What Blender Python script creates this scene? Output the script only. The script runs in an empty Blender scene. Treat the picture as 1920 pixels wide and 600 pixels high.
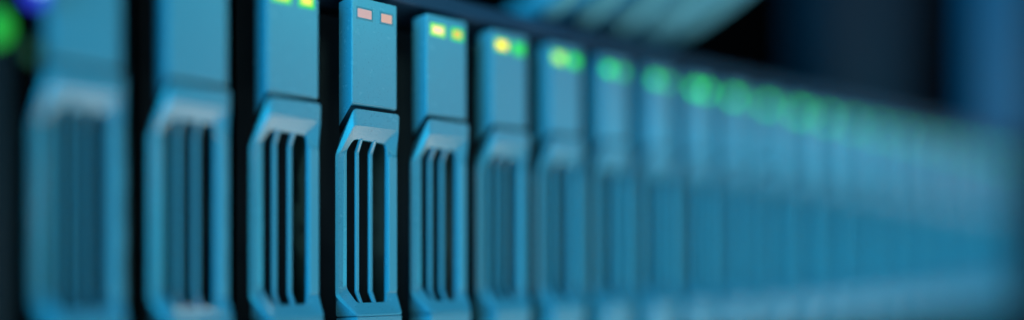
import bpy, bmesh, math, random
from mathutils import Vector, Euler
random.seed(4)
S = 0.001                      # everything below is written in millimetres
scn = bpy.context.scene
COL = scn.collection

# ------------------------------------------------------------------ camera
THETA = math.radians(50.8125)  # angle between the row of carriers and the view axis
cam_d = bpy.data.cameras.new('camera')
cam = bpy.data.objects.new('camera', cam_d); COL.objects.link(cam)
cam.location = (-0.0089, -0.14677, 0.0)
cam.rotation_euler = Euler((math.radians(90), 0, THETA - math.radians(90)))
cam_d.sensor_width = 36.0
cam_d.lens = 28.125            # 1500 px on 1920
cam_d.shift_y = 205.0 / 1920.0
cam_d.clip_start = 0.01
cam_d.clip_end = 20.0
cam_d.dof.use_dof = True
cam_d.dof.focus_distance = 0.1655
cam_d.dof.aperture_fstop = 1.2
cam_d.dof.aperture_blades = 0
scn.camera = cam

# ------------------------------------------------------------------ world, exposure
w = bpy.data.worlds.new('World'); scn.world = w; w.use_nodes = True
bg = w.node_tree.nodes['Background']
bg.inputs[0].default_value = (0.20, 0.50, 1.0, 1); bg.inputs[1].default_value = 0.03
scn.view_settings.view_transform = 'Standard'
scn.view_settings.look = 'None'
scn.view_settings.exposure = -0.15
scn.view_settings.gamma = 1.0
scn.view_settings.use_curve_mapping = False
scn.cycles.use_denoising = True
scn.cycles.max_bounces = 8
scn.cycles.sample_clamp_indirect = 2.0

# ------------------------------------------------------------------ lamps
def area(name, loc, target, size, power, color, size_y=None):
    d = bpy.data.lights.new(name, 'AREA'); d.energy = power; d.color = color
    d.shape = 'RECTANGLE'; d.size = size; d.size_y = size_y or size
    o = bpy.data.objects.new(name, d); COL.objects.link(o)
    o.location = loc
    o.rotation_euler = (Vector(target) - Vector(loc)).to_track_quat('-Z', 'Y').to_euler()
    return o
area('aisle_lamp_cyan', (-1.15, -0.42, 0.22), (0.12, 0, 0.02), 0.7, 24.0, (0.0, 0.565, 0.96))
area('far_fill_cyan', (0.78, -0.42, 0.0), (0.36, 0, 0.02), 0.35, 2.6, (0.0, 0.60, 0.97))  # added fill with no known source, lifts the far carriers
area('block_highlight_fill', (0.78, -0.42, 0.19), (0.50, 0, 0.02), 1.25, 0.70, (1.0, 0.52, 0.40), 0.13)  # added strip, no real fixture; puts pale reflections on the upper blocks
area('foot_highlight_fill', (0.78, -0.40, -0.20), (0.50, 0, 0.0), 1.25, 0.85, (1.0, 0.66, 0.48), 0.10)  # second added strip, placed so the foot blocks catch a pale reflection
area('arch_highlight_fill', (0.22, -0.25, -0.32), (0.10, 0, 0.02), 0.62, 1.6, (0.92, 0.82, 0.72), 0.10)  # added light from below, not a fixture; brightens the sloped arch faces
area('leg_highlight_fill', (-0.16, -0.42, 0.0), (0.07, 0, 0.01), 0.04, 0.24, (1.0, 0.86, 0.76), 0.42)  # invented vertical strip, there for line highlights on the legs
area('flare_fill_c4', (0.066, -0.030, 0.085), (0.074, 0.002, 0.045), 0.012, 0.016, (0.9, 1.0, 0.80))  # unseen added light imitating lens glow at the sharp carrier's top

# ------------------------------------------------------------------ materials
def principled(name, base, rough, metallic=0.0, bump=0.0, bscale=3000, vary=0.0, coat=0.0, spec=0.5):
    m = bpy.data.materials.new(name); m.use_nodes = True
    nt = m.node_tree; b = nt.nodes['Principled BSDF']
    b.inputs['Base Color'].default_value = (*base, 1)
    b.inputs['Roughness'].default_value = rough
    b.inputs['Metallic'].default_value = metallic
    b.inputs['Coat Weight'].default_value = coat
    b.inputs['Specular IOR Level'].default_value = spec
    tc = nt.nodes.new('ShaderNodeTexCoord')
    if bump:
        n = nt.nodes.new('ShaderNodeTexNoise'); n.inputs['Scale'].default_value = bscale
        n.inputs['Detail'].default_value = 3
        nt.links.new(tc.outputs['Object'], n.inputs['Vector'])
        bp = nt.nodes.new('ShaderNodeBump'); bp.inputs['Strength'].default_value = bump
        bp.inputs['Distance'].default_value = 0.00006
        nt.links.new(n.outputs['Fac'], bp.inputs['Height'])
        nt.links.new(bp.outputs['Normal'], b.inputs['Normal'])
    if vary:
        n2 = nt.nodes.new('ShaderNodeTexNoise'); n2.inputs['Scale'].default_value = 420
        n2.inputs['Detail'].default_value = 5; n2.inputs['Roughness'].default_value = 0.65
        nt.links.new(tc.outputs['Object'], n2.inputs['Vector'])
        mr = nt.nodes.new('ShaderNodeMapRange')
        mr.inputs['From Min'].default_value = 0.3; mr.inputs['From Max'].default_value = 0.7
        mr.inputs['To Min'].default_value = rough - vary; mr.inputs['To Max'].default_value = rough + vary
        nt.links.new(n2.outputs['Fac'], mr.inputs['Value'])
        nt.links.new(mr.outputs['Result'], b.inputs['Roughness'])
        # dust specks and small scuffs in the paint
        n3 = nt.nodes.new('ShaderNodeTexNoise'); n3.inputs['Scale'].default_value = 2600
        n3.inputs['Detail'].default_value = 2
        nt.links.new(tc.outputs['Object'], n3.inputs['Vector'])
        cr = nt.nodes.new('ShaderNodeValToRGB')
        cr.color_ramp.elements[0].position = 0.30; cr.color_ramp.elements[0].color = (*[c * 0.78 for c in base], 1)
        cr.color_ramp.elements[1].position = 0.40; cr.color_ramp.elements[1].color = (*base, 1)
        nt.links.new(n3.outputs['Fac'], cr.inputs['Fac'])
        nt.links.new(cr.outputs['Color'], b.inputs['Base Color'])
    return m
def glow(name, col, strength):
    m = bpy.data.materials.new(name); m.use_nodes = True
    b = m.node_tree.nodes['Principled BSDF']
    b.inputs['Base Color'].default_value = (0.05, 0.05, 0.05, 1)
    b.inputs['Emission Color'].default_value = (*col, 1)
    b.inputs['Emission Strength'].default_value = strength
    return m
M = dict(
    plastic=principled('silver_plastic', (0.055, 0.31, 0.42), 0.25, 0.0, 0.35, 2600, 0.04),
    trim=principled('satin_trim', (0.06, 0.33, 0.44), 0.28, 0.0, 0.10, 3500, 0.0),
    dark=principled('black_plastic', (0.008, 0.018, 0.024), 0.6, 0.0, 0.2, 1500, spec=0.06),
    cage=principled('dark_steel', (0.010, 0.026, 0.034), 0.6, 0.0, spec=0.2),
    divider=principled('bare_steel', (0.018, 0.08, 0.09), 0.5, 0.0, 0.2, 1500),
    window=principled('indicator_window', (0.04, 0.22, 0.29), 0.2),
    lid=principled('navy_painted_steel', (0.012, 0.045, 0.085), 0.5, 0.0, 0.2, 1200, spec=0.2),
    rack=principled('rack_paint', (0.003, 0.0022, 0.0022), 0.8, spec=0.0),
    post=principled('rack_post_paint', (0.015, 0.13, 0.23), 0.6, 0.0, 0.2, 900, spec=0.1),
    cable=principled('pale_cable_sheath', (0.14, 0.52, 0.68), 0.4, spec=0.4),
)

# ------------------------------------------------------------------ helpers
def mesh_obj(name, bm, mat, parent=None, bevel=0.0, seg=2, angle=25):
    me = bpy.data.meshes.new(name)
    bmesh.ops.recalc_face_normals(bm, faces=bm.faces)
    bm.to_mesh(me); bm.free()
    for p in me.polygons: p.use_smooth = True
    me.materials.append(mat)
    o = bpy.data.objects.new(name, me); COL.objects.link(o)
    if parent is not None: o.parent = parent
    if bevel:
        md = o.modifiers.new('edge', 'BEVEL'); md.width = bevel * S; md.segments = seg
        md.limit_method = 'ANGLE'; md.angle_limit = math.radians(angle); md.harden_normals = True
    return o
def box(bm, x0, x1, y0, y1, z0, z1):
    v = [bm.verts.new((x * S, y * S, z * S)) for x in (x0, x1) for y in (y0, y1) for z in (z0, z1)]
    for f in ((0, 1, 3, 2), (4, 6, 7, 5), (0, 4, 5, 1), (2, 3, 7, 6), (0, 2, 6, 4), (1, 5, 7, 3)):
        bm.faces.new([v[i] for i in f])
def prism(bm, prof, x0, x1):            # prof: list of (y, z), extruded along x
    a = [bm.verts.new((x0 * S, y * S, z * S)) for y, z in prof]
    b = [bm.verts.new((x1 * S, y * S, z * S)) for y, z in prof]
    bm.faces.new(a); bm.faces.new(list(reversed(b)))
    n = len(prof)
    for i in range(n):
        bm.faces.new((a[i], b[i], b[(i + 1) % n], a[(i + 1) % n]))
def loft(bm, loops, cap_first=False, cap_last=False):
    rows = [[bm.verts.new((x * S, y * S, z * S)) for x, y, z in L] for L in loops]
    n = len(rows[0])
    for r0, r1 in zip(rows, rows[1:]):
        for i in range(n):
            bm.faces.new((r0[i], r0[(i + 1) % n], r1[(i + 1) % n], r1[i]))
    if cap_first: bm.faces.new(rows[0])
    if cap_last: bm.faces.new(rows[-1])
def round_loop(L, r, n=4):                # rounds every corner of a closed loop, same count for every loop
    out = []
    for i, p in enumerate(L):
        p = Vector(p); a = Vector(L[i - 1]) - p; b = Vector(L[(i + 1) % len(L)]) - p
        A = p + a.normalized() * min(r, a.length * 0.42); B = p + b.normalized() * min(r, b.length * 0.42)
        for k in range(n):
            t = k / (n - 1)
            out.append(tuple(A * (1 - t) ** 2 + p * 2 * t * (1 - t) + B * t * t))
    return out
def tag(o, label=None, cat=None, group=None, kind=None):
    for k, v in (('label', label), ('category', cat), ('group', group), ('kind', kind)):
        if v: o[k] = v
    return o
def empty(name, loc):
    o = bpy.data.objects.new(name, None); COL.objects.link(o)
    o.location = [c * S for c in loc]; o.empty_display_size = 0.005
    return o
def copy_tree(o, parent=None):
    c = o.copy(); COL.objects.link(c)
    if parent is not None: c.parent = parent
    for ch in list(o.children): copy_tree(ch, c)
    return c

Z0 = -19.0                                # the chassis floor the carriers stand on

# ------------------------------------------------------------------ the server chassis
X_END = 23.5 * 18 + 1
ch = empty('server_chassis', (210, 30, Z0 - 1.5))
tag(ch, 'dark steel server chassis with a navy top edge holding the whole row of drive carriers', 'server')
def chpart(name, mat, boxes, bevel=0.15, parent=ch):
    bm = bmesh.new()
    ox, oy, oz = 210, 30, Z0 - 1.5
    for b in boxes: box(bm, b[0] - ox, b[1] - ox, b[2] - oy, b[3] - oy, b[4] - oz, b[5] - oz)
    return mesh_obj(name, bm, mat, parent, bevel)
chpart('top_cover', M['lid'], [(-60, X_END, 1.2, 120, 57.3, 61.3)], 0.5)
chpart('base_plate', M['cage'], [(-60, X_END, 1, 120, Z0 - 1.5, Z0 - 0.05)])
chpart('back_panel', M['cage'], [(-60, X_END, 118, 120, Z0, 57.2)])
for k in range(0, 24):                    # thin walls between the bays
    chpart('bay_divider', M['divider'], [(18 * k + 10.1, 18 * k + 10.9, 9, 117, Z0, 57.2)], 0)
ear_r = chpart('mounting_ear', M['dark'], [(X_END - 2, X_END + 24, -3, 10, Z0 - 1.5, 61.3)], 0.6)
ear = chpart('control_panel', M['dark'], [(-60, 9.6, 0.6, 8, Z0, 57.2)], 0.6)

def light_disc(name, parent, c, r, mat, h=1.0, sx=1.0, sz=1.0):
    bm = bmesh.new()
    prof = [(1.0, 0.0), (1.0, 0.6), (0.9, 0.85), (0.6, 1.0)]
    loops = []
    for rr, hh in prof:
        loops.append([(c[0] + r * sx * rr * math.cos(a), c[1] - h * hh, c[2] + r * sz * rr * math.sin(a))
                      for a in [2 * math.pi * i / 20 for i in range(20)]])
    loft(bm, loops, True, True)
    return mesh_obj(name, bm, mat, parent)
def ctl(x, y, z): return (x - 210, y - 30, z - (Z0 - 1.5))
light_disc('indicator_light', ear, ctl(7.6, 0.6, 37.6), 1.7, glow('green_led_panel', (0.0, 0.55, 0.02), 1.3), 1.2, 1.0, 1.4)
light_disc('indicator_light', ear, ctl(13.0, -1.5, 45.8), 1.4, glow('white_led_panel', (0.35, 0.75, 0.75), 2.2), 1.2)
light_disc('indicator_light', ear, ctl(12.6, -1.0, 43.6), 1.5, glow('blue_led_panel', (0.01, 0.03, 1.0), 1.2), 0.6, 1.0, 1.3)
light_disc('indicator_light', ear, ctl(12.2, -0.6, 34.4), 0.9, glow('dim_green_led_panel', (0.0, 0.30, 0.03), 0.3), 0.8, 0.8, 1.6)

# ------------------------------------------------------------------ one drive carrier
def make_carrier():
    root = empty('drive_carrier', (0, 0, Z0))
    def z(v): return v - Z0
    # --- upper block: the plain face with the two lights
    bm = bmesh.new()
    front = [(-3.2, 33.95), (7.35, 33.95), (7.35, 55.8), (-3.2, 55.8)]
    back = [(-3.7, 29.7), (7.5, 31.6), (7.5, 55.6), (-3.7, 55.6)]
    loft(bm, [[(x, 0, z(h)) for x, h in front], [(x, 5.0, z(h)) for x, h in back]], True, True)
    mesh_obj('upper_block', bm, M['plastic'], root, 0.28, 3)
    bm = bmesh.new()
    loft(bm, [[(x, .55, z(h)) for x, h in ((-3.1, 32.2), (7.3, 32.2), (7.3, 34.3), (-3.1, 34.3))],
              [(x, 4.8, z(h)) for x, h in ((-3.55, 28.4), (7.4, 30.2), (7.4, 32.3), (-3.55, 30.6))]], True, True)
    mesh_obj('groove_shade_fill', bm, M['dark'], root)  # black filler standing in for the shade inside the groove
    # --- the arch: outer rim, outer front edge, crease, opening edge, opening back
    # order TL TR TRs BRs BR BL BLs TLs
    L0 = [(-3.2, 5, 28.2), (7.9, 5, 30.0), (8.05, 5, 25), (8.1, 5, -5), (8.2, 5, -10), (-4.3, 5, -10), (-4.3, 5, -6), (-4.3, 5, 24)]
    L1 = [(-3.0, -.5, 32.75), (7.65, -.5, 32.75), (7.85, 1.0, 24), (7.85, 1.0, -5.0), (8.1, -1, -9.6), (-2.6, -1, -9.6), (-5.4, 3.0, -5.6), (-5.4, 3.0, 23.5)]
    L2 = [(-2.9, -.6, 29.4), (7.5, -.6, 29.4), (7.6, .85, 24.2), (7.6, .85, -5.0), (7.9, -1, -9.2), (-2.3, -1, -9.2), (-4.8, 2.55, -5.2), (-4.8, 2.55, 23.5)]
    L3 = [(-2.1, 1.1, 26.8), (5.15, 1.1, 26.5), (5.5, .9, 25.5), (5.5, 1.1, -5.9), (5.2, .6, -6.9), (-1.7, .6, -6.9), (-3.0, 2.6, -4.0), (-3.0, 2.6, 24.6)]
    L0, L1, L2, L3 = [round_loop(L, rr) for L, rr in ((L0, 0.8), (L1, 0.8), (L2, 0.8), (L3, 0.8))]
    Lm = [((a[0] + b[0]) / 2, (a[1] + b[1]) / 2 - (0.5 if -4 < a[2] < 23.6 else 0.0), (a[2] + b[2]) / 2) for a, b in zip(L2, L3)]
    L4 = [(x, y + 0.9, zz) for x, y, zz in L3]
    bm = bmesh.new()
    # closed ring: rear rim joins the back of the opening
    rows = [[(x, y, z(h)) for x, y, h in L] for L in (L0, L1, L2, Lm, L3, L4)]
    rows.append(list(rows[0]))
    loft(bm, rows)
    bmesh.ops.remove_doubles(bm, verts=bm.verts, dist=1e-7)
    mesh_obj('grille_frame', bm, M['plastic'], root, 0.6, 4, 17)
    # --- foot block under the grille
    bm = bmesh.new()
    loft(bm, [[(-2.5, 0.6, z(-18.3)), (8.1, 0.6, z(-18.3)), (8.1, -1.0, z(-9.65)), (-2.5, -1.0, z(-9.65))],
              [(-4.3, 5, z(-18.3)), (8.2, 5, z(-18.3)), (8.2, 5, z(-10.05)), (-4.3, 5, z(-10.05))]], True, True)
    mesh_obj('foot_block', bm, M['plastic'], root, 0.3, 3)
    # --- raised strip on the right leg, with a joint at either end
    bm = bmesh.new()
    box(bm, 5.62, 7.72, .42, 1.4, z(-4.9), z(23.9))
    mesh_obj('trim_strip', bm, M['trim'], root, 0.3, 3)
    # --- two slats in the opening, bent forward at both ends
    for x0, x1 in ((-.95, -.05), (2.2, 3.15)):
        bm = bmesh.new()
        prism(bm, [(.7, z(27.0)), (2.6, z(24.2)), (2.6, z(-4.5)), (.7, z(-7.2)), (1.7, z(-7.2)), (3.5, z(-4.9)), (3.5, z(24.6)), (1.7, z(27.0))], x0, x1)
        mesh_obj('slat', bm, M['trim'], root, 0.36, 4)
    bm = bmesh.new()
    box(bm, -2.35, -2.1, 6.0, 7.5, z(12.5), z(21.0)); mesh_obj('inner_rib', bm, M['lid'], root, 0.05, 1)
    # --- spring contacts on the right flank
    for za, zb in ((13.2, 18.4), (3.0, 8.0), (-5.0, -2.0)):
        bm = bmesh.new()
        prism(bm, [(2.2, z(za)), (2.0, z((za + zb) / 2)), (2.2, z(zb)), (4.4, z(zb)), (4.4, z(za))], 7.8, 8.35)
        mesh_obj('spring_contact', bm, M['trim'], root, 0.1, 1)
    # --- dark drive body behind the front
    bm = bmesh.new(); box(bm, -4.6, 7.6, 12, 100, z(-18.9), z(55))
    mesh_obj('drive_body', bm, M['dark'], root, 0.3, 1)
    # --- status lights: lens in a surround, which glows as LED bleed on some carriers
    for x0, x1 in ((-1.95, 1.30), (3.52, 6.12)):
        bm = bmesh.new(); box(bm, x0 - .36, x1 + .36, -.06, 1.0, z(51.2), z(53.9))
        rim = mesh_obj('light_surround', bm, M['plastic'], root, 0.1, 2)
        bm = bmesh.new(); box(bm, x0, x1, -.16, .5, z(51.62), z(53.48))
        mesh_obj('status_light', bm, M['plastic'], rim, 0.18, 2)
    return root

proto = make_carrier()
carriers = [proto] + [copy_tree(proto) for _ in range(22)]

def G(c, s): return (c, s)
# per carrier: left core, left surround, right core, right surround
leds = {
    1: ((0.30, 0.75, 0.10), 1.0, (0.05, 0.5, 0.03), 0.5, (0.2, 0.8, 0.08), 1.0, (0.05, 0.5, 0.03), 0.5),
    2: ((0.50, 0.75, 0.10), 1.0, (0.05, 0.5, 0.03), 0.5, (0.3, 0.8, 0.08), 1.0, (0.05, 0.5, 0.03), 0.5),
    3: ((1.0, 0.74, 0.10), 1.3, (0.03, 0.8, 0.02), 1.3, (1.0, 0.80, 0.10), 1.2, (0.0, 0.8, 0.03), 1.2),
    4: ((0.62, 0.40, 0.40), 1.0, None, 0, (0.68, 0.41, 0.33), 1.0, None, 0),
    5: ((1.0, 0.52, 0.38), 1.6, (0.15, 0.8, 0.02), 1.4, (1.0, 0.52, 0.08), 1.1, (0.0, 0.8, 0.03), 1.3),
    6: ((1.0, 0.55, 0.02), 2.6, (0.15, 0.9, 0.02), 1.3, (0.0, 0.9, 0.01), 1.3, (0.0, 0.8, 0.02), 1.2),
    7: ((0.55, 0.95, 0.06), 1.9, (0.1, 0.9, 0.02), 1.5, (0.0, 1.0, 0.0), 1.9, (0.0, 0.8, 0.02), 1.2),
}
def setmat(o, m):
    o.data = o.data.copy(); o.data.materials.clear(); o.data.materials.append(m)
green = [glow('green_led_%s' % w_, (0.0, 1.0, 0.01), s_) for w_, s_ in (('soft', 2.1), ('mid', 3.4), ('far', 3.0), ('far', 2.5), ('far', 2.0), ('far', 1.6), ('far', 1.2))]
greenr = glow('green_led_side', (0.02, 0.9, 0.16), 1.5)
labels = {
    1: ('largest and leftmost drive carrier, heavily blurred, beside the black control panel', None),
    2: ('large blurred drive carrier second from the left, its two grille slats softly visible', None),
    3: ('slightly blurred drive carrier left of the sharp one, yellow lights cut by top edge', None),
    4: ('sharply focused silver drive carrier with two pale pink rectangular lights', None),
    5: ('drive carrier just right of the sharp one, a peach light beside a smaller one', None),
    6: ('blurred drive carrier with a yellow light on its left and a green one beside it', None),
    7: ('blurred drive carrier whose light is a yellow green disc overlapping a plain green one', None),
    8: ('blurred drive carrier eighth from the left, first whose lights are both plain green discs', None),
    9: ('blurred drive carrier ninth from the left, its green glow separate from the one before', None),
    10: ('blurred drive carrier tenth from the left under a bright green disc of light', None),
    11: ('blurred drive carrier eleventh from the left with a pale green overlapping glow', None),
    12: ('blurred drive carrier twelfth from the left with a green glow merging into its neighbours', None),
    13: ('blurred drive carrier thirteenth from the left, last with a distinct bright green glow', None),
}
for i, c in enumerate(carriers):
    k = i + 1
    c.location = ((18 * k + random.uniform(-.12, .12)) * S, random.uniform(-.2, .2) * S, Z0 * S)
    c.rotation_euler = (0, 0, math.radians(random.uniform(-.35, .35)))
    lab = labels[k][0] if k in labels else 'blurred drive carrier in the merged run at the far right of the row'
    tag(c, lab, 'drive carrier', 'drive carriers standing side by side in the server')
    rims = sorted([o for o in c.children if o.name.startswith('light_surround')],
                  key=lambda o: min(v.co.x for v in o.data.vertices))
    for j, rim in enumerate(rims):
        lens = rim.children[0]
        if k in leds:
            d = leds[k]; cc, cs, rc, rs = d[4 * j:4 * j + 4]
            setmat(lens, glow('status_led', cc, cs))
            if k != 4:                    # a smaller lens inside a green edge
                xs = [v.co.x for v in lens.data.vertices]; zs = [v.co.z for v in lens.data.vertices]
                cx, cz = (min(xs) + max(xs)) / 2, (min(zs) + max(zs)) / 2
                for v in lens.data.vertices:
                    v.co.x = cx + (v.co.x - cx) * 0.84; v.co.z = cz + (v.co.z - cz) * 0.80
            else: setmat(rim, M['window'])
            if rc: setmat(rim, glow('status_led_bleed', rc, rs))  # green emission in place of light bleeding from the lens
        else:
            if j == 0 or k in (10, 13): setmat(lens, green[0 if k < 10 else 1 if k < 14 else min(k - 12, len(green) - 1)])
            else: setmat(lens, greenr)

# ------------------------------------------------------------------ pale cables over the top cover
cab = [
    ((118.6, -10, 65.3), (138.2, 30, 72.0), 3.8, 'first pale cable above the top edge, farthest left of the bundle'),
    ((132.9, -10, 69.1), (150.5, 30, 70.9), 4.6, 'second pale cable from the left in the bundle above the top edge'),
    ((148.6, -10, 72.6), (163.8, 30, 70.6), 5.2, 'third pale cable from the left in the bundle above the top edge'),
    ((163.6, -10, 76.0), (176.8, 30, 70.7), 5.2, 'third pale cable from the right in the bundle above the top edge'),
    ((177.7, -10, 79.1), (184.5, 30, 71.5), 4.6, 'second pale cable from the right in the bundle above the top edge'),
    ((188.0, -10, 83.0), (189.0, 30, 72.2), 4.2, 'rightmost pale cable of the bundle, bordering the black gap'),
]
def tube(pts, r, n=16, sub=10):
    P = []
    pp = [Vector(p) for p in pts]
    pp = [pp[0] * 2 - pp[1]] + pp + [pp[-1] * 2 - pp[-2]]
    for i in range(1, len(pp) - 2):
        p0, p1, p2, p3 = pp[i - 1:i + 3]
        for s_ in range(sub):
            t = s_ / sub
            P.append(0.5 * ((2 * p1) + (p2 - p0) * t + (2 * p0 - 5 * p1 + 4 * p2 - p3) * t * t + (3 * p1 - p0 - 3 * p2 + p3) * t ** 3))
    P.append(pp[-2])
    bm = bmesh.new(); loops = []
    for i, p in enumerate(P):
        d = (P[min(i + 1, len(P) - 1)] - P[max(i - 1, 0)]).normalized()
        a = d.cross(Vector((0, 0, 1))).normalized(); b = a.cross(d)
        loops.append([tuple(p + (a * math.cos(q) + b * math.sin(q)) * r) for q in [2 * math.pi * k / n for k in range(n)]])
    loft(bm, loops, True, True)
    return bm
for (u, l, r, lab) in cab:
    U, L = Vector(u), Vector(l)
    d = U - L
    pts = [U + d * 2.2 + Vector((0, -10, 55)), U + d * 0.9 + Vector((0, 0, 10)), U, L, Vector((L.x + 7, 60, 61.5 + r)), Vector((L.x + 12, 110, 61.5 + r))]
    o = mesh_obj('network_cable', tube(pts, r), M['cable'])
    tag(o, lab, 'cable', 'pale cables bundled above the server')

# ------------------------------------------------------------------ rack around it
bm = bmesh.new()
box(bm, 306, 402, 30, 48, 64.5, 240)
o = mesh_obj('equipment_housing', bm, principled('housing_paint', (0.010, 0.020, 0.032), 0.6, spec=0.1), None, 1.0)
tag(o, 'dark navy equipment housing above the row, between the black gap and the rack post', 'equipment')
bm = bmesh.new()
box(bm, 402, 462, 5, 14, 61.8, 300)
o = mesh_obj('rack_post', bm, M['post'], None, 1.0)
tag(o, 'blue lit upright rack post above the right end of the server', 'rack post')
bm = bmesh.new(); box(bm, -400, 1400, 330, 336, -300, 500)
tag(mesh_obj('rack_wall', bm, M['rack']), kind='structure')
bm = bmesh.new(); box(bm, -400, 1400, 0, 329, Z0 - 4.5, Z0 - 1.55)
tag(mesh_obj('rack_shelf', bm, M['rack']), kind='structure')
